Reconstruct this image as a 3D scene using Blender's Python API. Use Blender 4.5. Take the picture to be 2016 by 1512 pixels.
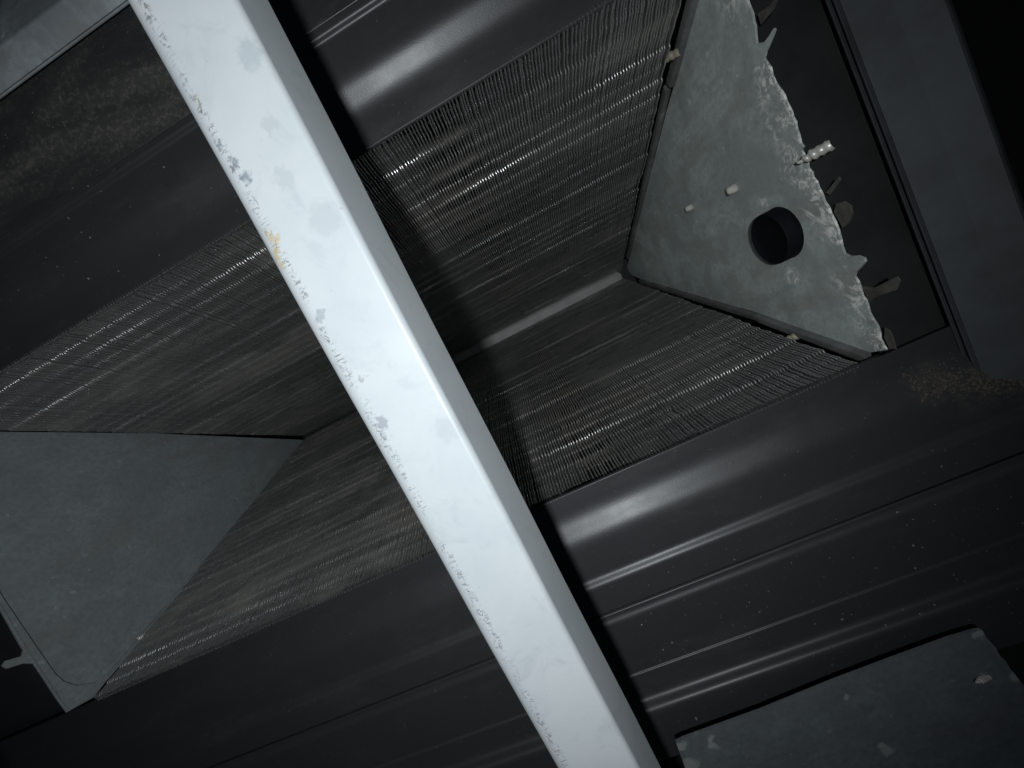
import bpy, bmesh, math, random
from mathutils import Vector, Matrix
from mathutils.geometry import tessellate_polygon

random.seed(11)
sc = bpy.context.scene
for o in list(bpy.data.objects):
    bpy.data.objects.remove(o)

# ------------------------------------------------------------------ camera
# X runs along the coil's ridge, Y across the mouth, Z up; the camera looks up
# from under the coil.  Metres.
CR = Vector((0.8907321773, 0.4478473241, 0.0776463943))     # image right
CD = Vector((-0.4354906345, 0.8898017071, -0.1363848573))   # image down
CF = Vector((-0.1301694875, 0.0876681034, 0.9876083273))    # forward
CP = Vector((0.11053756, 0.01742333, -0.19228654))
FPX = 757.0
cam_d = bpy.data.cameras.new('camera')
cam = bpy.data.objects.new('camera', cam_d)
sc.collection.objects.link(cam)
cam_d.sensor_width = 36.0
cam_d.lens = FPX / 2016.0 * 36.0
cam_d.clip_start = 0.004
cam_d.clip_end = 50.0
cam.matrix_world = Matrix((
    (CR.x, -CD.x, -CF.x, CP.x),
    (CR.y, -CD.y, -CF.y, CP.y),
    (CR.z, -CD.z, -CF.z, CP.z),
    (0, 0, 0, 1)))
sc.camera = cam

# ------------------------------------------------------------------ world, lamp, exposure
world = bpy.data.worlds.new('World')
sc.world = world
world.use_nodes = True
bg = world.node_tree.nodes['Background']
bg.inputs[0].default_value = (0.55, 0.78, 1.0, 1)
bg.inputs[1].default_value = 0.020

lamp_d = bpy.data.lights.new('torch', 'SPOT')
lamp_d.energy = 3.3
lamp_d.color = (0.91, 0.975, 1.0)
lamp_d.shadow_soft_size = 0.0065
lamp_d.spot_size = math.radians(132)
lamp_d.spot_blend = 1.0
lamp = bpy.data.objects.new('torch', lamp_d)
sc.collection.objects.link(lamp)
lamp.location = CP + Vector((-0.0080, -0.003, -0.080))
lamp.rotation_euler = (Vector((-0.22, 0.0, 1.0))).to_track_quat('-Z', 'Y').to_euler()

vs = sc.view_settings
vs.view_transform = 'Standard'
vs.look = 'None'
vs.exposure = 0.0
vs.gamma = 1.0
vs.use_curve_mapping = False

# ------------------------------------------------------------------ helpers
def ray(px, py):
    return CR * ((px - 1008) / FPX) + CD * ((py - 756) / FPX) + CF

def at(px, py, z=0.0):
    d = ray(px, py)
    return CP + d * ((z - CP.z) / d.z)

def on_plane(px, py, p0, n):
    d = ray(px, py)
    return CP + d * ((p0 - CP).dot(n) / d.dot(n))

def obj(name, verts, faces, mat, parent=None, smooth=False):
    me = bpy.data.meshes.new(name)
    me.from_pydata([tuple(v) for v in verts], [], faces)
    me.materials.append(mat)
    if smooth:
        me.polygons.foreach_set('use_smooth', [True] * len(me.polygons))
    me.update()
    o = bpy.data.objects.new(name, me)
    sc.collection.objects.link(o)
    if parent is not None:
        o.parent = parent
    return o

def obj_bm(name, bm, mat, parent=None, smooth=False):
    bmesh.ops.recalc_face_normals(bm, faces=bm.faces)
    me = bpy.data.meshes.new(name)
    bm.to_mesh(me)
    bm.free()
    me.materials.append(mat)
    if smooth:
        me.polygons.foreach_set('use_smooth', [True] * len(me.polygons))
    o = bpy.data.objects.new(name, me)
    sc.collection.objects.link(o)
    if parent is not None:
        o.parent = parent
    return o

def thing(name, label, cat, loc=(0, 0, 0)):
    o = bpy.data.objects.new(name, None)
    o.empty_display_size = 0.02
    sc.collection.objects.link(o)
    o.location = loc
    o['label'] = label
    o['category'] = cat
    return o

def tag(o, label, cat):
    o['label'] = label
    o['category'] = cat
    return o

def slab(name, pts, thick, mat, parent=None):
    """closed outline (coplanar world points) given a thickness vector"""
    n = len(pts)
    tris = tessellate_polygon([pts])
    v = [Vector(p) for p in pts] + [Vector(p) + thick for p in pts]
    f = [tuple(t) for t in tris] + [tuple(i + n for i in reversed(t)) for t in tris]
    f += [(i, (i + 1) % n, (i + 1) % n + n, i + n) for i in range(n)]
    bm = bmesh.new()
    bv = [bm.verts.new(p) for p in v]
    for q in f:
        try:
            bm.faces.new([bv[i] for i in q])
        except ValueError:
            pass
    return obj_bm(name, bm, mat, parent)

def frame_of(d):
    d = d.normalized()
    a = Vector((0, 0, 1)) if abs(d.z) < 0.9 else Vector((1, 0, 0))
    u = d.cross(a).normalized()
    return d, u, d.cross(u)

def lathe(name, base, axis, prof, mat, parent=None, n=16, smooth=True):
    """prof: list of (distance along axis, radius)"""
    d, u, w = frame_of(axis)
    v, f = [], []
    for (t, r) in prof:
        for k in range(n):
            a = 2 * math.pi * k / n
            v.append(base + d * t + u * (r * math.cos(a)) + w * (r * math.sin(a)))
    for j in range(len(prof) - 1):
        for k in range(n):
            f.append((j * n + k, j * n + (k + 1) % n, (j + 1) * n + (k + 1) % n, (j + 1) * n + k))
    f.append(tuple(range(n - 1, -1, -1)))
    m = (len(prof) - 1) * n
    f.append(tuple(m + k for k in range(n)))
    return obj(name, v, f, mat, parent, smooth)

def screw(base, tip, r, mat, parent, turns=6):
    """threaded, pointed screw end standing out of a plate: base -> tip"""
    d = tip - base
    L = d.length
    d, u, w = frame_of(d)
    n, v, f = 14, [], []
    rows = turns * n
    for i in range(rows + 1):
        t = i / rows
        core = r * (0.92 if t < 0.5 else 0.92 * max(0.05, 1 - (t - 0.5) / 0.5))
        for (off, rr) in ((0.0, core), (0.22, core + 0.02 * r), (0.5, core + r * 0.20 * min(1, core / r * 1.6)), (0.78, core + 0.02 * r)):
            a = 2 * math.pi * i / n
            h = L * (t * (turns - 0.0) / turns) + off * L / turns
            h = min(h, L * 1.02)
            v.append(base + d * h + u * (rr * math.cos(a)) + w * (rr * math.sin(a)))
    for i in range(rows):
        for k in range(3):
            f.append((i * 4 + k, i * 4 + k + 1, (i + 1) * 4 + k + 1, (i + 1) * 4 + k))
    for i in range(rows - n):
        f.append((i * 4 + 3, (i + n) * 4, (i + n + 1) * 4, (i + 1) * 4 + 3))
    return obj('screw', v, f, mat, parent, True)

# ------------------------------------------------------------------ materials
def newmat(name):
    m = bpy.data.materials.new(name)
    m.use_nodes = True
    nt = m.node_tree
    for x in list(nt.nodes):
        if x.type not in ('OUTPUT_MATERIAL', 'BSDF_PRINCIPLED'):
            nt.nodes.remove(x)
    return m, nt, nt.nodes['Principled BSDF']

class NB:
    def __init__(self, nt):
        self.nt = nt
        self.co = nt.nodes.new('ShaderNodeTexCoord').outputs['Object']
    def lk(self, a, b):
        self.nt.links.new(a, b)
    def mapping(self, sc_=(1, 1, 1), loc=(0, 0, 0), rot=(0, 0, 0)):
        n = self.nt.nodes.new('ShaderNodeMapping')
        n.inputs['Scale'].default_value = sc_
        n.inputs['Location'].default_value = loc
        n.inputs['Rotation'].default_value = rot
        self.lk(self.co, n.inputs[0])
        return n.outputs[0]
    def noise(self, scale, detail=4, rough=0.6, vec=None, dist=0.0):
        n = self.nt.nodes.new('ShaderNodeTexNoise')
        n.inputs['Scale'].default_value = scale
        n.inputs['Detail'].default_value = detail
        n.inputs['Roughness'].default_value = rough
        n.inputs['Distortion'].default_value = dist
        self.lk(vec if vec is not None else self.co, n.inputs['Vector'])
        return n.outputs['Fac']
    def ramp(self, fac, stops):
        n = self.nt.nodes.new('ShaderNodeMapRange')
        n.interpolation_type = 'SMOOTHSTEP'
        n.inputs['From Min'].default_value = stops[0]
        n.inputs['From Max'].default_value = stops[1]
        n.inputs['To Min'].default_value = stops[2] if len(stops) > 2 else 0.0
        n.inputs['To Max'].default_value = stops[3] if len(stops) > 2 else 1.0
        self.lk(fac, n.inputs['Value'])
        return n.outputs['Result']
    def math(self, op, a, b=None):
        n = self.nt.nodes.new('ShaderNodeMath')
        n.operation = op
        for i, x in enumerate((a, b)):
            if x is None:
                continue
            if isinstance(x, (int, float)):
                n.inputs[i].default_value = x
            else:
                self.lk(x, n.inputs[i])
        return n.outputs[0]
    def mix(self, fac, a, b):
        n = self.nt.nodes.new('ShaderNodeMix')
        n.data_type = 'RGBA'
        ia, ib = n.inputs[6], n.inputs[7]
        for i, x in ((ia, a), (ib, b)):
            if isinstance(x, tuple):
                i.default_value = (*x, 1)
            else:
                self.lk(x, i)
        if isinstance(fac, (int, float)):
            n.inputs[0].default_value = fac
        else:
            self.lk(fac, n.inputs[0])
        return n.outputs[2]
    def blob(self, p, r, soft=0.5, vec=None):
        """1 inside a ball of radius r round p, fading to 0"""
        n = self.nt.nodes.new('ShaderNodeVectorMath')
        n.operation = 'DISTANCE'
        self.lk(vec if vec is not None else self.co, n.inputs[0])
        n.inputs[1].default_value = p
        return self.ramp(n.outputs['Value'], (r * (1 - soft), r * (1 + soft), 1.0, 0.0))
    def warped(self, amount, scale):
        nz = self.nt.nodes.new('ShaderNodeTexNoise')
        nz.inputs['Scale'].default_value = scale
        nz.inputs['Detail'].default_value = 4
        self.lk(self.co, nz.inputs['Vector'])
        s = self.nt.nodes.new('ShaderNodeVectorMath'); s.operation = 'SUBTRACT'
        self.lk(nz.outputs['Color'], s.inputs[0]); s.inputs[1].default_value = (0.5, 0.5, 0.5)
        m = self.nt.nodes.new('ShaderNodeVectorMath'); m.operation = 'SCALE'
        self.lk(s.outputs[0], m.inputs[0]); m.inputs['Scale'].default_value = amount
        a = self.nt.nodes.new('ShaderNodeVectorMath'); a.operation = 'ADD'
        self.lk(self.co, a.inputs[0]); self.lk(m.outputs[0], a.inputs[1])
        return a.outputs[0]
    def sep(self, vec=None):
        n = self.nt.nodes.new('ShaderNodeSeparateXYZ')
        self.lk(vec if vec is not None else self.co, n.inputs[0])
        return n.outputs
    def bump(self, h, strength, dist):
        n = self.nt.nodes.new('ShaderNodeBump')
        n.inputs['Strength'].default_value = strength
        n.inputs['Distance'].default_value = dist
        self.lk(h, n.inputs['Height'])
        return n.outputs[0]

def mat_plastic():
    m, nt, b = newmat('black_plastic')
    q = NB(nt)
    dust = q.ramp(q.noise(26, 6, 0.7, q.mapping((0.35, 1, 1))), (0.50, 0.80, 0.0, 0.55))
    speck = q.ramp(q.noise(480, 2, 0.5), (0.70, 0.76))
    col = q.mix(dust, (0.025, 0.0255, 0.027), (0.050, 0.047, 0.042))
    col = q.mix(q.math('MULTIPLY', speck, 0.6), col, (0.075, 0.068, 0.055))
    wv = q.warped(0.020, 70)
    film = None
    for p, rr in (((0.262, 0.120, -0.003), 0.010), ((0.276, 0.127, -0.004), 0.011), ((0.292, 0.131, -0.005), 0.011), ((0.310, 0.133, -0.005), 0.012)):
        bl = q.blob(p, rr, 0.7, wv)
        film = bl if film is None else q.math('MAXIMUM', film, bl)
    film = q.math('MULTIPLY', film, q.ramp(q.noise(320, 6, 0.75), (0.38, 0.66, 0.15, 0.9)))
    col = q.mix(film, col, (0.058, 0.051, 0.045))
    q.lk(col, b.inputs['Base Color'])
    r = q.ramp(q.noise(60, 5, 0.6), (0.3, 0.75, 0.40, 0.45))
    q.lk(q.math('ADD', r, q.math('MULTIPLY', dust, 0.25)), b.inputs['Roughness'])
    b.inputs['Specular IOR Level'].default_value = 0.5
    q.lk(q.bump(q.noise(1400, 3, 0.6), 0.12, 0.0004), b.inputs['Normal'])
    return m

def mat_dusty_plastic():
    m, nt, b = newmat('dusty_black_plastic')
    q = NB(nt)
    v = q.mapping((0.30, 1, 1))
    dust = q.ramp(q.noise(20, 7, 0.72, v, 0.4), (0.42, 0.66, 0.0, 0.9))
    fine = q.ramp(q.noise(420, 4, 0.7), (0.46, 0.70))
    dust = q.math('MULTIPLY', dust, q.math('ADD', q.math('MULTIPLY', fine, 0.65), 0.35))
    col = q.mix(dust, (0.023, 0.0235, 0.0245), (0.10, 0.092, 0.078))
    speck = q.ramp(q.noise(700, 2, 0.5), (0.70, 0.77))
    col = q.mix(q.math('MULTIPLY', speck, 0.7), col, (0.11, 0.10, 0.085))
    q.lk(col, b.inputs['Base Color'])
    q.lk(q.ramp(dust, (0.0, 0.6, 0.40, 0.8)), b.inputs['Roughness'])
    q.lk(q.bump(q.noise(1200, 3, 0.6), 0.15, 0.0004), b.inputs['Normal'])
    return m

def mat_galv(name, base=(0.30, 0.325, 0.32), dirt=(0.13, 0.125, 0.11), metallic=0.35, rough=0.5, blobs=(), edge=None, mott=0.62):
    m, nt, b = newmat(name)
    q = NB(nt)
    cl = q.noise(34, 5, 0.65, None, 0.6)
    col = q.mix(q.ramp(cl, (0.38, 0.62)), base, tuple(mott * c for c in base))
    streak = q.ramp(q.noise(30, 5, 0.6, q.mapping((1, 2.2, 0.5), rot=(0.5, 0, 0))), (0.46, 0.66, 0, 0.8))
    col = q.mix(streak, col, (base[0] * mott * 1.0, base[1] * mott * 0.93, base[2] * mott * 0.90))
    col = q.mix(q.ramp(q.noise(14, 6, 0.7), (0.55, 0.78, 0, 0.75)), col, dirt)
    gr = q.noise(330, 4, 0.75)
    col = q.mix(q.ramp(gr, (0.40, 0.64, 0, 0.40)), col, tuple(0.55 * c for c in base))
    spot = q.ramp(q.noise(190, 3, 0.6), (0.64, 0.74, 0, 0.5))
    col = q.mix(spot, col, tuple(min(1, 1.5 * c) for c in base))
    metal = None
    if edge is not None:
        # chalky chips of old sealant along the open edge: z = 0 is the edge
        z = q.sep()[2]
        wv = q.warped(0.012, 90)
        near = q.ramp(q.sep(wv)[2], edge)
        chip = q.ramp(q.noise(120, 7, 0.78, None, 2.2), (0.47, 0.58))
        big = q.ramp(q.noise(48, 4, 0.6, None, 0.5), (0.42, 0.58))
        chalk = q.math('MULTIPLY', q.math('MULTIPLY', near, chip), big)
        for (p, r) in blobs:
            bl = q.blob(p, r, 0.55, wv)
            chalk = q.math('MAXIMUM', chalk, q.math('MULTIPLY', bl, q.ramp(chip, (0.2, 0.8, 0.10, 0.8))))
        col = q.mix(chalk, col, (0.80, 0.78, 0.73))
        metal = q.ramp(chalk, (0, 0.5, metallic, 0.0))
    elif blobs:
        wv = q.warped(0.010, 130)
        for (p, r) in blobs:
            col = q.mix(q.math('MULTIPLY', q.blob(p, r, 0.35, wv), 0.8), col, (0.25, 0.265, 0.25))
    q.lk(col, b.inputs['Base Color'])
    if metal is not None:
        q.lk(metal, b.inputs['Metallic'])
    else:
        b.inputs['Metallic'].default_value = metallic
    q.lk(q.ramp(q.noise(70, 5, 0.6), (0.3, 0.7, rough - 0.08, rough + 0.14)), b.inputs['Roughness'])
    q.lk(q.bump(q.noise(300, 4, 0.6), 0.05, 0.0004), b.inputs['Normal'])
    return m

def mat_fin():
    m, nt, b = newmat('dirty_aluminium_fin')
    q = NB(nt)
    d1 = q.ramp(q.noise(17, 6, 0.7, q.mapping((0.30, 1, 1)), 0.5), (0.40, 0.72))
    d2 = q.ramp(q.noise(120, 5, 0.7, q.mapping((0.4, 1, 1))), (0.42, 0.66))
    col = q.mix(d1, (0.74, 0.745, 0.745), (0.50, 0.475, 0.43))
    col = q.mix(q.math('MULTIPLY', d2, 0.55), col, (0.22, 0.205, 0.185))
    q.lk(col, b.inputs['Base Color'])
    q.lk(q.ramp(d1, (0, 1, 0.95, 0.72)), b.inputs['Metallic'])
    q.lk(q.ramp(d2, (0, 1, 0.27, 0.48)), b.inputs['Roughness'])
    return m

def mat_plain(name, col, rough=0.5, metallic=0.0, var=0.3, scale=80):
    m, nt, b = newmat(name)
    q = NB(nt)
    c = q.mix(q.ramp(q.noise(scale, 5, 0.65), (0.35, 0.7)), col, tuple(x * (1 - var) for x in col))
    q.lk(c, b.inputs['Base Color'])
    b.inputs['Roughness'].default_value = rough
    b.inputs['Metallic'].default_value = metallic
    q.lk(q.bump(q.noise(scale * 8, 3, 0.6), 0.1, 0.0004), b.inputs['Normal'])
    return m

PLASTIC = mat_plastic()
DUSTY = mat_dusty_plastic()
FIN = mat_fin()
COPPER = mat_plain('dirty_tube', (0.07, 0.06, 0.05), 0.75, 0.1)
ZINC = mat_plain('zinc_screw', (0.62, 0.60, 0.54), 0.35, 0.35, 0.25, 400)
BRASSY = mat_plain('yellow_zinc_screw', (0.50, 0.45, 0.34), 0.4, 0.4, 0.25, 400)
CHALK = mat_plain('pale_sealant', (0.42, 0.41, 0.36), 0.8, 0.0, 0.35, 300)
RUBBER = mat_plain('black_rubber', (0.004, 0.004, 0.006), 0.7, 0.0, 0.3, 200)
RUBBER.node_tree.nodes['Principled BSDF'].inputs['Specular IOR Level'].default_value = 0.12
STRIP = mat_plain('bare_metal_strip', (0.22, 0.215, 0.21), 0.6, 0.0, 0.25, 60)
BLACKWALL = mat_plain('black_lining', (0.010, 0.010, 0.011), 0.75, 0.0, 0.4, 60)
SCRAP = mat_plain('torn_foil_scrap', (0.085, 0.08, 0.07), 0.7, 0.0, 0.5, 120)
GRIME = mat_plain('grimy_channel', (0.010, 0.0095, 0.0095), 0.7, 0.0, 0.6, 40)
DUSTM = mat_plain('brown_dust', (0.085, 0.072, 0.058), 0.95, 0.0, 0.5, 500)

# ------------------------------------------------------------------ setting: dark cabinet lining
W2, H, OX = 0.0975, 0.3163, -0.0092
S = math.hypot(W2, H)
def wall(name, pts):
    o = obj(name, pts, [(0, 1, 2, 3)], BLACKWALL)
    o['kind'] = 'structure'
    return o
wall('ceiling', [(-0.7, -0.6, 0.46), (0.7, -0.6, 0.46), (0.7, 0.6, 0.46), (-0.7, 0.6, 0.46)])
wall('wall_right', [(0.42, -0.6, -0.15), (0.42, 0.6, -0.15), (0.42, 0.6, 0.46), (0.42, -0.6, 0.46)])
wall('black_backing', [(-0.7, 0.34, -0.10), (0.7, 0.34, -0.10), (0.7, 0.30, 0.10), (-0.7, 0.30, 0.10)])  # added black backing so the gap by the metal sheet stays dark
wall('wall_left', [(-0.62, -0.6, -0.15), (-0.62, 0.6, -0.15), (-0.62, 0.6, 0.46), (-0.62, -0.6, 0.46)])

# ------------------------------------------------------------------ finned coil (an upside-down V)
coil = thing('evaporator_coil', 'A-shaped finned aluminium coil with galvanised triangular end plates', 'coil')

def tooth(s, side, g=1.0, h=1.0):
    # pressed steps across the fins: the edge leans back, then steps forward in a short face that looks at the mouth
    t = (s / 0.0196) % 1.0
    a = 0.0013 * g * (t / 0.93 if t < 0.93 else 1 - (t - 0.93) / 0.07)
    t2 = (s / 0.0196 + 0.52) % 1.0
    return a + 0.0007 * h * (t2 / 0.955 if t2 < 0.955 else 1 - (t2 - 0.955) / 0.045) - 0.0012

def fin_pack(side):
    NF = 278
    ss = [0.0196 * (m + t) for m in range(18) for t in (0.0, 0.14, 0.28, 0.41, 0.435, 0.458, 0.48, 0.60, 0.75, 0.90, 0.93, 0.953, 0.977)]
    ss = [x for x in ss if x < S * 0.985]
    NS = len(ss) - 1
    pitch = 0.480 / NF
    ny, nz = side * H / S, W2 / S
    rng = random.Random(5 + side)
    verts, faces = [], []
    bend, ph = 0.0, 0.0
    bends = [0.0] * NF
    for _ in range(16):                                       # combed / knocked patches
        c, wd, a = rng.uniform(0, NF), rng.uniform(2, 12), rng.uniform(-1, 1) * 0.0016
        for i in range(NF):
            bends[i] += a * math.exp(-((i - c) / wd) ** 2)
    knocks = [(rng.uniform(0, NF), rng.uniform(0.01, 0.30), rng.uniform(1.5, 7), rng.uniform(0.004, 0.02), rng.uniform(-1, 1) * 0.0016) for _ in range(60)]
    rows = (0.0004, 0.0, 0.0, 0.0004, 0.0030, 0.0075, 0.0150)
    hem = (-0.00040, -0.00026, 0.00026, 0.00040, 0.0002, 0.0002, 0.0002)
    R_ = len(rows)
    for i in range(NF):
        u0 = -0.2435 + pitch * (i + 0.5)
        ph += rng.gauss(0, 0.05)
        ph *= 0.97
        jit = rng.gauss(0, 0.00020)
        ripple = rng.uniform(0.8, 1.2)
        edge_j = rng.gauss(0, 0.00035)
        kn = [k for k in knocks if abs(i - k[0]) < 3 * k[2]]
        for j in range(NS + 1):
            s = ss[j]
            k = s / S
            wv = math.sin(2 * math.pi * s / 0.0196 + 0.6 + ph)
            w2 = math.sin(2 * math.pi * s / 0.0098 + 1.3)
            dx = 0.00013 * wv + 0.00013 * ripple * w2
            dx += bends[i] * math.exp(-s / 0.035) + jit * (0.3 + 0.7 * math.exp(-s / 0.08))
            for (c, s0, wi, ws, a) in kn:
                dx += a * math.exp(-((i - c) / wi) ** 2 - ((s - s0) / ws) ** 2)
            m_ = s / 0.0196
            g = 0.72 + 0.42 * math.sin(i * 0.021 + 2.1 * int(m_) + side) + 0.22 * math.sin(i * 0.11 + 4.7 * int(m_))
            h = 0.75 + 0.55 * math.sin(i * 0.017 - 1.3 * int(m_ + 0.52) + 1.0)
            g *= 1 + 0.45 * math.exp(-s / 0.035)
            h *= 1 + 0.9 * math.exp(-s / 0.035)
            soft = 0.60 + 0.40 / (1 + math.exp(-(u0 - 0.045) / 0.014))
            e = tooth(s, side, g * soft, h * soft) + edge_j * (0.25 + 0.75 * math.exp(-s / 0.07))
            y0, z0 = side * W2 * (1 - k), H * k
            for r, d in enumerate(rows):
                dd = d + (e if r < 4 else 0)
                fx = (1.0, 1.0, 1.0, 1.0, 0.85, 0.5, 0.15)[r]
                zig = hem[r]
                verts.append((u0 + OX * k + dx * fx + zig, y0 + ny * dd, z0 + nz * dd))
        b0 = i * (NS + 1) * R_
        for j in range(NS):
            a = b0 + j * R_
            for r in range(R_ - 1):
                faces.append((a + r, a + r + 1, a + R_ + r + 1, a + R_ + r))
    o = obj('fin_pack', verts, faces, FIN, coil, True)
    o['kind'] = 'stuff'
    for t in range(16):
        s = 0.0125 + t * 0.0196
        k = s / S
        if k > 0.97:
            break
        c = Vector((OX * k - 0.2475, side * W2 * (1 - k) + ny * 0.0135, H * k + nz * 0.0135))
        lathe('tube', c, Vector((1, 0, 0)), [(0.004, 0.0042), (0.484, 0.0042)], COPPER, o, 12)
    return o
fin_pack(1)
fin_pack(-1)

# flat strip closing the ridge
zr = 0.300
kx = zr / H
st = [(-0.02, -0.0072, zr), (0.222, -0.0072, zr), (0.226, -0.002, zr), (0.226, 0.0052, zr), (-0.02, 0.0052, zr)]
slab('ridge_strip', [Vector(p) for p in st], Vector((0, 0, 0.0012)), STRIP, coil)
# dark sheets behind the strip, folded down both flanks
obj('ridge_cap', [(-0.262, -0.016, 0.318), (0.244, -0.016, 0.318), (0.244, 0.016, 0.318), (-0.262, 0.016, 0.318),
                  (-0.262, -0.016, 0.322), (0.244, -0.016, 0.322), (0.244, 0.016, 0.322), (-0.262, 0.016, 0.322)],
    [(0, 1, 2, 3), (7, 6, 5, 4), (0, 4, 5, 1), (1, 5, 6, 2), (2, 6, 7, 3), (3, 7, 4, 0)], BLACKWALL, coil)

# end plate by the right pan wall
RP0 = Vector((0.2500, 0, 0))
RN = Vector((H, 0, -OX)).normalized()            # plate normal, pointing out of the trough
LP0 = Vector((-0.2500, 0, 0))
LN = RN
rp = lambda x, y: on_plane(x, y, RP0, RN)
lp = lambda x, y: on_plane(x, y, LP0, LN)

rag = [(1425, -134), (1441, -98), (1455, -52), (1462, -20), (1470, 0), (1475, 14), (1481, 28), (1483, 44), (1486, 52), (1487, 70),
       (1489, 86), (1497, 86), (1505, 82), (1513, 72), (1522, 57), (1525, 60), (1519, 76), (1513, 90), (1507, 103), (1504, 117),
       (1510, 126), (1516, 134), (1519, 148), (1524, 161), (1531, 172), (1538, 181), (1543, 189), (1546, 199), (1551, 209), (1557, 221),
       (1560, 232), (1565, 240), (1567, 253), (1572, 268), (1575, 282), (1581, 290), (1577, 297), (1584, 310), (1589, 322), (1590, 331),
       (1598, 341), (1599, 350), (1607, 359), (1610, 369), (1617, 382), (1622, 397), (1630, 409), (1635, 422), (1643, 437), (1649, 453),
       (1654, 470), (1657, 486), (1662, 500), (1672, 505), (1688, 504), (1701, 509), (1703, 516), (1693, 528), (1684, 537), (1682, 545),
       (1689, 556), (1693, 567), (1697, 583), (1704, 592), (1708, 604), (1711, 617), (1718, 629), (1727, 643), (1731, 656), (1732, 668),
       (1738, 679), (1744, 689)]
outline = [rp(*p) for p in rag] + [rp(1712, 694), rp(1480, 612), rp(1275, 556), rp(1243, 541), rp(1234, 527), rp(1240, 505), rp(1312, 220), rp(1392, -60)]
plug_c = rp(1541, 459)
gal_r = mat_galv('galvanised_plate_chalky', (0.46, 0.505, 0.485), (0.33, 0.325, 0.285), 0.15, 0.5, mott=0.72,
                 blobs=[(tuple(rp(*p)), r) for (p, r) in [((1575, 285), .005), ((1600, 350), .006), ((1560, 545), .005), ((1525, 170), .004), ((1505, 400), .003), ((1545, 240), .004)]],
                 edge=(0.004, 0.024, 1.0, 0.0))
plate_r = slab('end_plate', outline, RN * 0.0010, gal_r, coil)
plate_r['label'] = 'galvanised end plate with ragged chalky edge and black plug'

def lip(name, a, b, width_dir, w, h_dir, h, mat, parent):
    """bar with a rolled cross-section along a->b"""
    prof = [(0, 0), (0, 0.7), (0.15, 0.95), (0.35, 1.0), (0.65, 1.0), (0.85, 0.95), (1.0, 0.7), (1.0, 0)]
    v, f, n = [], [], len(prof)
    for q in (a, b):
        for (x, y) in prof:
            v.append(q + width_dir * (w * x) + h_dir * (h * y))
    for k in range(n):
        f.append((k, (k + 1) % n, n + (k + 1) % n, n + k))
    f.append(tuple(range(n)))
    f.append(tuple(range(2 * n - 1, n - 1, -1)))
    bm = bmesh.new()
    bv = [bm.verts.new(p) for p in v]
    for q in f:
        bm.faces.new([bv[i] for i in q])
    return obj_bm(name, bm, mat, parent)

GAL_D = mat_galv('galvanised_dark', (0.21, 0.215, 0.21), (0.09, 0.08, 0.07), 0.4, 0.5)
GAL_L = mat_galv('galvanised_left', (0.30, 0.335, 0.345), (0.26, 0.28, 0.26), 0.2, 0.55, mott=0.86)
for (p1, p2, wdt, hgt, dz) in [((1240, 508), (1322, 176), 0.0050, 0.0032, -1), ((1330, 168), (1408, -110), 0.0060, 0.0036, -1),
                               ((1262, 549), (1500, 618), 0.0050, 0.0032, 1), ((1500, 619), (1716, 694), 0.0052, 0.0036, 1)]:
    a, b = rp(*p1), rp(*p2)
    d = (b - a).normalized()
    wd = RN.cross(d).normalized()
    if wd.y * dz < 0:
        wd = -wd
    lip('flange', a - RN * 0.0002, b - RN * 0.0002, wd, wdt, -RN, hgt, GAL_D, plate_r)

# black rubber plug standing out of the plate
pr = (rp(1540, 411) - rp(1540, 507)).length / 2
lathe('plug', plug_c + RN * 0.0005, -RN, [(0, pr * 1.02), (0.0035, pr), (0.0078, pr), (0.0084, pr * 0.985), (0.0086, pr * 0.96), (0.0086, pr * 0.94), (0.0080, pr * 0.92), (0.0080, pr * 0.30)], RUBBER, plate_r, 40)
# screws and stubs
def stub(px1, px2, r, mat):
    a, b = rp(*px1), rp(*px2) - RN * 0.0045
    d = b - a
    lathe('rivet_stub', a, d, [(0, r), (d.length * 0.75, r * 0.98), (d.length * 0.95, r * 0.8), (d.length, r * 0.3)], mat, plate_r, 12)
stub((1452, 368), (1445, 371), 0.0025, CHALK)
stub((1364, 406), (1361, 408), 0.0023, CHALK)
a = rp(1605, 303) ; screw(a + RN * 0.004 - Vector((0, 0, 0.006)), rp(1570, 323) - RN * 0.004 - Vector((0, 0, 0.006)), 0.0024, ZINC, plate_r, 5)
a = rp(1352, 95); screw(a - RN * 0.003, rp(1324, 104) - RN * 0.012, 0.0022, BRASSY, plate_r, 5)
a = rp(1580, 656); screw(a - RN * 0.002, rp(1560, 664) - RN * 0.010, 0.0022, BRASSY, plate_r, 5)
# torn scraps hanging off the ragged edge
def scrap(pts, zoff, curl):
    P = [rp(*p) - Vector((0, 0, zoff * 0)) + RN * (0.0012 + curl * 0.3 * i) for i, p in enumerate(pts)]
    n = len(P)
    v = P + [p + RN * 0.0006 for p in P]
    c = sum(P, Vector()) / n
    v += [c, c + RN * 0.0006 + Vector((0, 0, -0.0008))]
    f = []
    for i in range(n):
        j = (i + 1) % n
        f += [(i, j, 2 * n), (j + n, i + n, 2 * n + 1), (i, j, j + n, i + n)]
    obj('torn_scrap', v, f, SCRAP, plate_r)
scrap([(1636, 420), (1640, 404), (1655, 400), (1668, 408), (1671, 425), (1664, 442), (1652, 452), (1645, 440)], 0.002, 0.0002)
scrap([(1690, 566), (1700, 575), (1722, 566), (1758, 548), (1764, 556), (1757, 574), (1730, 583), (1712, 590), (1704, 600)], 0.001, 0.0003)
scrap([(1620, 382), (1628, 386), (1648, 358), (1644, 352)], 0.001, 0.0003)
scrap([(1736, 648), (1746, 655), (1752, 672), (1757, 690), (1744, 690), (1734, 668)], 0.001, 0.0003)
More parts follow.
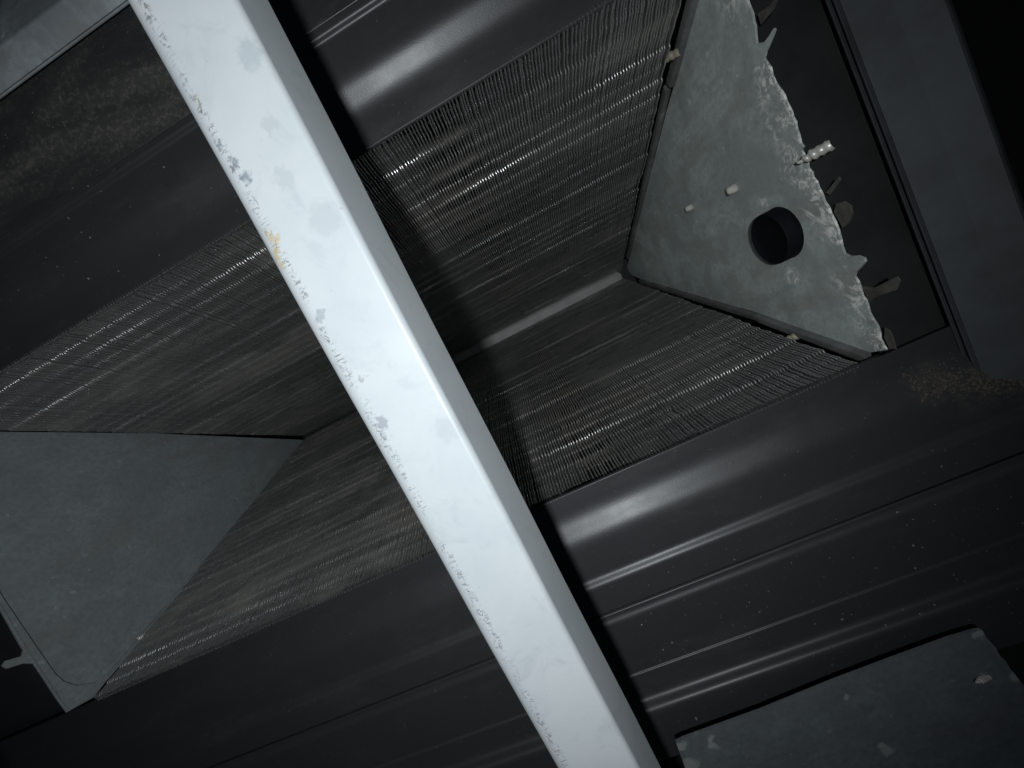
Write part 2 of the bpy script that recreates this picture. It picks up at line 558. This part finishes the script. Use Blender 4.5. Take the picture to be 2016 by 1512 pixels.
scrap([(1486, 30), (1492, 52), (1502, 40), (1516, 22), (1524, 2), (1518, -2), (1505, 18)], 0.001, 0.0003)

# left end plate with folded rim
lo = [(598, 866), (600, 882), (540, 952), (430, 1082), (300, 1236), (205, 1346), (186, 1372), (132, 1402), (110, 1372), (88, 1338), (66, 1306),
      (46, 1306), (14, 1316), (4, 1310), (10, 1301), (42, 1292), (46, 1280), (30, 1252), (0, 1198), (-60, 1085), (-120, 968), (-182, 848), (0, 850), (300, 853)]
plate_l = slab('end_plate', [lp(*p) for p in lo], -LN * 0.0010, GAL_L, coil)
plate_l['label'] = 'dull grey galvanised end plate on the left'
rim = [(-150, 908), (-60, 1068), (4, 1182), (60, 1264), (104, 1328), (122, 1344), (148, 1352), (178, 1346), (208, 1330), (300, 1222), (430, 1068), (586, 884), (598, 876)]
rimo = [(-168, 875), (-62, 1082), (0, 1192), (52, 1280), (98, 1349), (120, 1382), (133, 1398), (184, 1369), (204, 1345), (300, 1234), (430, 1080), (538, 952), (598, 884)]
v, f = [], []
n = len(rim)
for p, q in zip(rim, rimo):
    v += [lp(*p) + LN * 0.0001, lp(*p) + LN * 0.0016, lp(*q) + LN * 0.0016, lp(*q) + LN * 0.0001]
for i in range(n - 1):
    for k in range(3):
        f.append((i * 4 + k, i * 4 + k + 1, i * 4 + 5 + k, i * 4 + 4 + k))
f += [(0, 1, 2, 3), tuple(4 * (n - 1) + k for k in (3, 2, 1, 0))]
obj('folded_rim', v, f, GAL_L, plate_l)
lip('flange', lp(-182, 846), lp(592, 853), Vector((0, -W2, H)).normalized().cross(LN).normalized() * -1, 0.004, LN, 0.001, GAL_D, plate_l)
a = lp(12, 842); screw(a + LN * 0.001, lp(26, 836) + LN * 0.010, 0.0020, ZINC, plate_l, 4)
a = lp(268, 1260); screw(a + LN * 0.001, lp(286, 1250) + LN * 0.006, 0.0018, ZINC, plate_l, 4)

# ------------------------------------------------------------------ black plastic drain pan
pan = thing('drain_pan', 'glossy black plastic drain pan with rounded steps round the coil mouth', 'drain pan')

def profile(y_a, y_b, steps, z_a, side, n=170):
    """steps: (centre seen at z=0, width, peak slope degrees); returns (y, z) list"""
    pts = []
    z = z_a
    for i in range(n + 1):
        y0 = y_a + (y_b - y_a) * i / n
        sl = 0.0
        for (c, w, pk) in steps:
            t = (y0 - c) / (w * 0.5)
            if abs(t) < 1:
                sl += math.tan(math.radians(pk)) * (1 - t * t) ** 2
        z -= sl * (y_b - y_a) / n
        y = CP.y * 0 + (side * CP.y) + (y0 - side * CP.y) * (z - CP.z) / (0 - CP.z)
        pts.append((y * side, z))
    return pts

def extrude(name, prof, x0, x1, mat, parent, thick=0.004, nx=24, wob=0.0):
    v, f, n = [], [], len(prof)
    rng = random.Random(3)
    for i in range(nx + 1):
        x = x0 + (x1 - x0) * i / nx
        dz = wob * math.sin(i * 0.9 + 0.4)
        for (y, z) in prof:
            v.append((x, y, z + dz))
    for i in range(nx):
        for k in range(n - 1):
            f.append((i * n + k, i * n + k + 1, (i + 1) * n + k + 1, (i + 1) * n + k))
    m = len(v)
    # upper skin and end rims close the sheet
    for i in (0, nx):
        x = x0 + (x1 - x0) * i / nx
        for (y, z) in prof:
            v.append((x, y, z + thick))
    for k in range(n - 1):
        f.append((m + k, m + n + k, m + n + k + 1, m + k + 1))
        f.append((k, m + k, m + k + 1, k + 1))
        f.append((nx * n + k, nx * n + k + 1, m + n + k + 1, m + n + k))
    ring = [i * n for i in range(nx + 1)]
    f.append(tuple(ring + [m + n, m]))
    ring = [i * n + n - 1 for i in range(nx, -1, -1)]
    f.append(tuple(ring + [m + n - 1, m + 2 * n - 1]))
    return obj(name, v, f, mat, parent, True)

pin = profile(0.0990, 0.1686, [(0.1195, 0.026, 21), (0.1505, 0.0090, 27.5)], 0.001, 1)
extrude('inner_tray_side', pin, -0.36, 0.40, PLASTIC, pan)
zz = pin[-1][1]
pout = profile(0.1702, 0.2640, [(0.1745, 0.007, 18), (0.2087, 0.0020, 37), (0.2285, 0.016, 32)], zz + 0.0010, 1)
extrude('outer_tray_side', pout, -0.36, 0.40, PLASTIC, pan)
pup0 = profile(0.0980, 0.1550, [(0.1215, 0.028, 23), (0.1500, 0.0060, 33)], 0.001, -1)
extrude('inner_tray_side', pup0, -0.36, 0.40, PLASTIC, pan)
pup = profile(0.1553, 0.2110, [(0.180, 0.030, 6)], pup0[-1][1], -1)
extrude('outer_tray_side', pup, -0.36, 0.40, DUSTY, pan)

# right end of the pan: sunk channel beside the plate
def strip_y(name, prof, y0, y1, mat, parent, ny=30, wob=0.0, smooth=True):
    v, f, n = [], [], len(prof)
    for i in range(ny + 1):
        y = y0 + (y1 - y0) * i / ny
        for (x, z) in prof:
            v.append((x, y, z + wob * math.sin(i * 1.7 + x * 90)))
    for i in range(ny):
        for k in range(n - 1):
            f.append((i * n + k, (i + 1) * n + k, (i + 1) * n + k + 1, i * n + k + 1))
    m = len(v)
    for y in (y0, y1):
        for (x, z) in prof:
            v.append((x, y, z + 0.003))
    for k in range(n - 1):
        f.append((m + k, m + k + 1, m + n + k + 1, m + n + k))
        f.append((k, k + 1, m + k + 1, m + k))
        f.append((ny * n + k, m + n + k, m + n + k + 1, ny * n + k + 1))
    return obj(name, v, f, mat, parent, smooth)
strip_y('end_channel', [(0.2515, 0.0045), (0.2655, 0.0045), (0.2795, 0.0045)],
        -0.16, 0.118, GRIME, pan, smooth=False)
strip_y('end_channel', [(-0.36, 0.012), (-0.30, 0.012), (-0.256, 0.012)], -0.16, 0.118, PLASTIC, pan)

# ------------------------------------------------------------------ grey wall panel beyond the channel
GREY = mat_plain('dark_grey_painted_panel', (0.029, 0.033, 0.036), 0.7, 0.0, 0.4, 45)
def xs(x0, z):       # real x of something seen at x0 in the mouth plane
    return CP.x + (x0 - CP.x) * (z - CP.z) / (0 - CP.z)
wprof = [(xs(x, z), z) for (x, z) in [(0.2797, 0.0045), (0.2799, -0.0026), (0.2803, -0.0031), (0.2810, -0.0032), (0.2812, -0.0026), (0.2822, -0.0026),
         (0.2824, -0.0034), (0.3000, -0.0100), (0.3180, -0.0176), (0.3192, -0.0176), (0.3200, -0.0160), (0.3204, -0.008)]]
wp = strip_y('wall_panel', wprof, -0.20, 0.100, GREY, None, smooth=False)
for vv in wp.data.vertices:                       # lower end cut on the slant
    if vv.co.y > 0.095:
        vv.co.y += 0.022 + (vv.co.x - 0.27) * 0.45
tag(wp, 'dark grey painted wall panel with thin creased edge, right of the ragged plate', 'panel')

# ------------------------------------------------------------------ white square bar across the foreground
WHITE, nt, b = newmat('worn_white_paint')
q = NB(nt)
base = q.mix(q.ramp(q.noise(26, 5, 0.6, None, 0.4), (0.35, 0.7)), (0.355, 0.373, 0.386), (0.322, 0.345, 0.362))
BARW, BARH, R1, R2 = 0.0256, 0.0165, 0.0052, 0.0016
FLARE = 0.0034
A = CP + Vector((-0.0301, -0.101, 0.0962))
Bp = CP + Vector((-0.0335, 0.137, 0.1070))
ax = (Bp - A).normalized()
BAR0 = A                                       # lower right edge line of the bar
bx = Vector((1, 0, 0)); bx = (bx - ax * bx.dot(ax)).normalized()
bz = bx.cross(ax)
# object axes: X across, Y along, Z up
bar_m = Matrix((
    (bx.x, ax.x, bz.x, BAR0.x), (bx.y, ax.y, bz.y, BAR0.y), (bx.z, ax.z, bz.z, BAR0.z), (0, 0, 0, 1)))
inv = bar_m.inverted()
def barpt(px, py):
    return inv @ on_plane(px, py, BAR0, bz)
xyz = q.sep()
# scuffs along the rounded left corner
v1 = q.mapping((600, 300, 600))
scr = q.ramp(q.noise(1.0, 5, 0.75, v1, 1.5), (0.55, 0.60))
v2 = q.mapping((1, 900, 1), rot=(0, 0, 0.35))
fibre = q.ramp(q.noise(1.0, 3, 0.6, q.mapping((420, 1500, 420), rot=(0, 0, 0.5)), 0.8), (0.54, 0.62))
along = q.ramp(q.noise(60, 5, 0.75, q.mapping((0.02, 1, 0.02))), (0.36, 0.52))
wx = q.sep(q.warped(0.0030, 150))[0]
band = q.math('MULTIPLY', q.ramp(wx, (-BARW + 0.0030, -BARW + 0.0042)), q.ramp(wx, (-BARW + 0.0050, -BARW + 0.0066, 1.0, 0.0)))
scuff = q.math('MULTIPLY', q.math('MULTIPLY', q.math('MAXIMUM', q.math('MULTIPLY', scr, 0.9), q.math('MULTIPLY', fibre, 0.75)), band), along)
col = base
wv = q.warped(0.006, 480)
for (p, r, c, s) in [((536, 470), 0.0016, (0.34, 0.25, 0.11), 0.7), ((541, 500), 0.0017, (0.34, 0.25, 0.11), 0.7), ((549, 528), 0.0012, (0.34, 0.26, 0.13), 0.6),
                     ((742, 884), 0.0009, (0.30, 0.16, 0.08), 0.8), ((385, 200), 0.0012, (0.30, 0.26, 0.22), 0.4),
                     ((640, 430), 0.0042, (0.27, 0.285, 0.30), 0.5), ((882, 845), 0.0036, (0.27, 0.285, 0.30), 0.5), ((492, 106), 0.0030, (0.25, 0.275, 0.295), 0.6),
                     ((560, 350), 0.0026, (0.27, 0.29, 0.305), 0.5), ((530, 245), 0.0018, (0.27, 0.29, 0.305), 0.5), ((290, 40), 0.0010, (0.20, 0.20, 0.19), 0.6),
                     ((432, 288), 0.0011, (0.16, 0.18, 0.20), 0.9), ((486, 350), 0.0015, (0.16, 0.18, 0.20), 0.9), ((463, 318), 0.0010, (0.17, 0.19, 0.21), 0.9),
                     ((632, 622), 0.0014, (0.22, 0.24, 0.26), 0.85), ((752, 832), 0.0018, (0.20, 0.21, 0.24), 0.85), ((711, 745), 0.0010, (0.22, 0.23, 0.24), 0.8)]:
    P = barpt(*p)
    col = q.mix(q.math('MULTIPLY', q.blob(tuple(P), r, 0.4, wv), s), col, c)
smudge = q.ramp(q.noise(70, 5, 0.7, None, 0.8), (0.52, 0.70, 0, 0.55))
col = q.mix(smudge, col, (0.285, 0.305, 0.322))
dots = q.ramp(q.noise(620, 1, 0.5), (0.77, 0.80, 0, 0.5))
col = q.mix(dots, col, (0.22, 0.22, 0.22))
col = q.mix(scuff, col, (0.12, 0.12, 0.125))
q.lk(col, b.inputs['Base Color'])
b.inputs['Roughness'].default_value = 0.42
b.inputs['Specular IOR Level'].default_value = 0.4
q.lk(q.bump(q.noise(800, 3, 0.6), 0.06, 0.0004), b.inputs['Normal'])

def arc(cx, cz, r, a0, a1, n):
    return [(cx + r * math.cos(math.radians(a0 + (a1 - a0) * i / n)), cz + r * math.sin(math.radians(a0 + (a1 - a0) * i / n))) for i in range(n + 1)]
sec = arc(-R2, R2, R2, 0, -90, 6) + arc(-BARW + R1, R1, R1, -90, -180, 14) + arc(-BARW + R1, BARH - R1, R1, 180, 90, 8) + arc(-R2, BARH - R2, R2, 90, 0, 6)
v, f, n = [], [], len(sec)
NY = 90
for i in range(NY + 1):
    y = -0.30 + 0.72 * i / NY
    for (x, z) in sec:
        fl = FLARE * z / BARH if x > -BARW / 2 else 0.0
        v.append((x + fl + 0.00012 * math.sin(y * 60), y, z))
for i in range(NY):
    for k in range(n):
        f.append((i * n + k, (i + 1) * n + k, (i + 1) * n + (k + 1) % n, i * n + (k + 1) % n))
f.append(tuple(range(n)))
f.append(tuple(NY * n + k for k in range(n - 1, -1, -1)))
bar = obj('support_bar', v, f, WHITE, None, True)
wn = bar.modifiers.new('weighted', 'WEIGHTED_NORMAL')
wn.weight = 80
wn.keep_sharp = True
bar.matrix_world = bar_m
tag(bar, 'scuffed white painted square bar crossing the foreground diagonally', 'bar')

# ------------------------------------------------------------------ bent grey flange, top left
RAIL = mat_galv('pale_galvanised_flange', (0.30, 0.325, 0.345), (0.24, 0.245, 0.25), 0.1, 0.5)
def ys(y0, z):       # real y of something seen at y0 in the mouth plane
    return CP.y + (y0 - CP.y) * (z - CP.z) / (0 - CP.z)
rp_ = [(ys(-0.2120, 0.004), 0.004), (ys(-0.2124, -0.0175), -0.0175)]
sec = [(-0.2120, 0.010), (-0.2121, -0.0125), (-0.2124, -0.0130), (-0.2128, -0.0132), (-0.2285, -0.0180), (-0.2297, -0.0180), (-0.2308, -0.0172), (-0.2316, -0.0160), (-0.262, -0.006)]
prof = [(ys(y, z), z) for (y, z) in sec]
ro = extrude('cabinet_flange', prof, -0.40, 0.30, RAIL, None, 0.0015, 20)
tag(ro, 'pale grey bent metal flange in the upper left corner', 'flange')

# ------------------------------------------------------------------ galvanised sheet, lower right
ZS = -0.022
sheet_px = [(1331, 1462), (1345, 1455), (1500, 1399), (1640, 1342), (1760, 1297), (1870, 1257), (1925, 1241), (1934, 1241), (1941, 1254), (1950, 1264),
            (1961, 1276), (1968, 1290), (1980, 1302), (1990, 1318), (2000, 1330), (2012, 1345), (2060, 1400), (2200, 1600), (1500, 1800), (1420, 1680), (1352, 1520), (1341, 1490)]
blobs = [((1408, 1468), .0024), ((1402, 1452), .0024), ((1748, 1478), .0026), ((1738, 1470), .0018), ((1930, 1250), .0022), ((1668, 1372), .0014), ((1338, 1466), .0026), ((1360, 1508), .0040), ((2000, 1330), .003)]
SHEETM = mat_galv('galvanised_sheet_spotted', (0.125, 0.140, 0.150), (0.10, 0.108, 0.114), 0.15, 0.5, blobs=[(tuple(at(p[0], p[1], ZS)), r) for (p, r) in blobs], mott=0.85)
sheet = slab('metal_sheet', [at(x, y, ZS) for (x, y) in sheet_px], Vector((0, 0, 0.0014)), SHEETM, None)
tag(sheet, 'blue-grey galvanised metal sheet with pale spots in the lower right corner', 'metal sheet')
a = at(1952, 1334, ZS)
screw(a + Vector((0, 0, 0.001)), at(1920, 1345, ZS - 0.003), 0.0013, ZINC, sheet, 6)

# ------------------------------------------------------------------ crumbs of dirt on the pan
def crumbs(name, label, spots, mat=None):
    v, f = [], []
    rng = random.Random(21)
    for (c, r) in spots:
        b0 = len(v)
        for k in range(6):
            d = Vector(((1, 0, 0), (-1, 0, 0), (0, 1, 0), (0, -1, 0), (0, 0, 1), (0, 0, -1))[k])
            v.append(c + d * r * rng.uniform(0.45, 1.3))
        for t in ((0, 2, 4), (2, 1, 4), (1, 3, 4), (3, 0, 4), (2, 0, 5), (1, 2, 5), (3, 1, 5), (0, 3, 5)):
            f.append(tuple(b0 + k for k in t))
    o = obj(name, v, f, mat or DUSTM)
    o['kind'] = 'stuff'
    o['label'] = label
    o['category'] = 'dirt'
    return o
def zprof(prof, y):
    best = min(prof, key=lambda p: abs(p[0] - y))
    return best[1]
spots = []
rng = random.Random(8)
for _ in range(130):
    y = rng.uniform(pout[0][0] + .002, pout[-1][0] - .002)
    spots.append((Vector((rng.uniform(0.085, 0.26), y, zprof(pout, y) - 0.0001)), rng.choice((0.0002, 0.0003, 0.0003, 0.0005))))
for _ in range(1100):
    t = rng.random()
    x = 0.252 + t * 0.075
    y = 0.116 + 0.016 * min(1, t * 1.8) + rng.gauss(0, 0.0042 - 0.002 * t)
    spots.append((Vector((x, y, zprof(pin, y) - 0.0001)), rng.uniform(0.0002, 0.0008)))
for _ in range(160):
    y = -rng.uniform(0.16, 0.20)
    spots.append((Vector((rng.uniform(-0.12, 0.12), y, zprof(pup, y) - 0.0001)), rng.choice((0.0002, 0.0003, 0.0004))))
crumbs('dirt_crumbs', 'fine brown dirt crumbs scattered over the black pan', spots)

rng = random.Random(17)
fl = []
for _ in range(46):
    y = rng.uniform(pout[0][0] + .002, pout[-1][0] - .002)
    fl.append((Vector((rng.uniform(0.085, 0.27), y, zprof(pout, y) - 0.0001)), rng.choice((0.0003, 0.0004, 0.0005, 0.0008))))
for _ in range(40):
    y = -rng.uniform(0.105, 0.19)
    pr_ = pup if y < pup[0][0] else pup0
    fl.append((Vector((rng.uniform(-0.14, 0.05), y, zprof(pr_, y) - 0.0001)), rng.choice((0.0003, 0.0004, 0.0005, 0.0007))))
for _ in range(12):
    y = rng.uniform(0.10, 0.165)
    fl.append((Vector((rng.uniform(0.10, 0.30), y, zprof(pin, y) - 0.0001)), rng.choice((0.0003, 0.0004, 0.0005))))
crumbs('paint_flecks', 'pale paint flecks sprinkled over the black pan', fl, mat_plain('pale_fleck', (0.17, 0.16, 0.14), 0.9, 0.0, 0.5, 900))
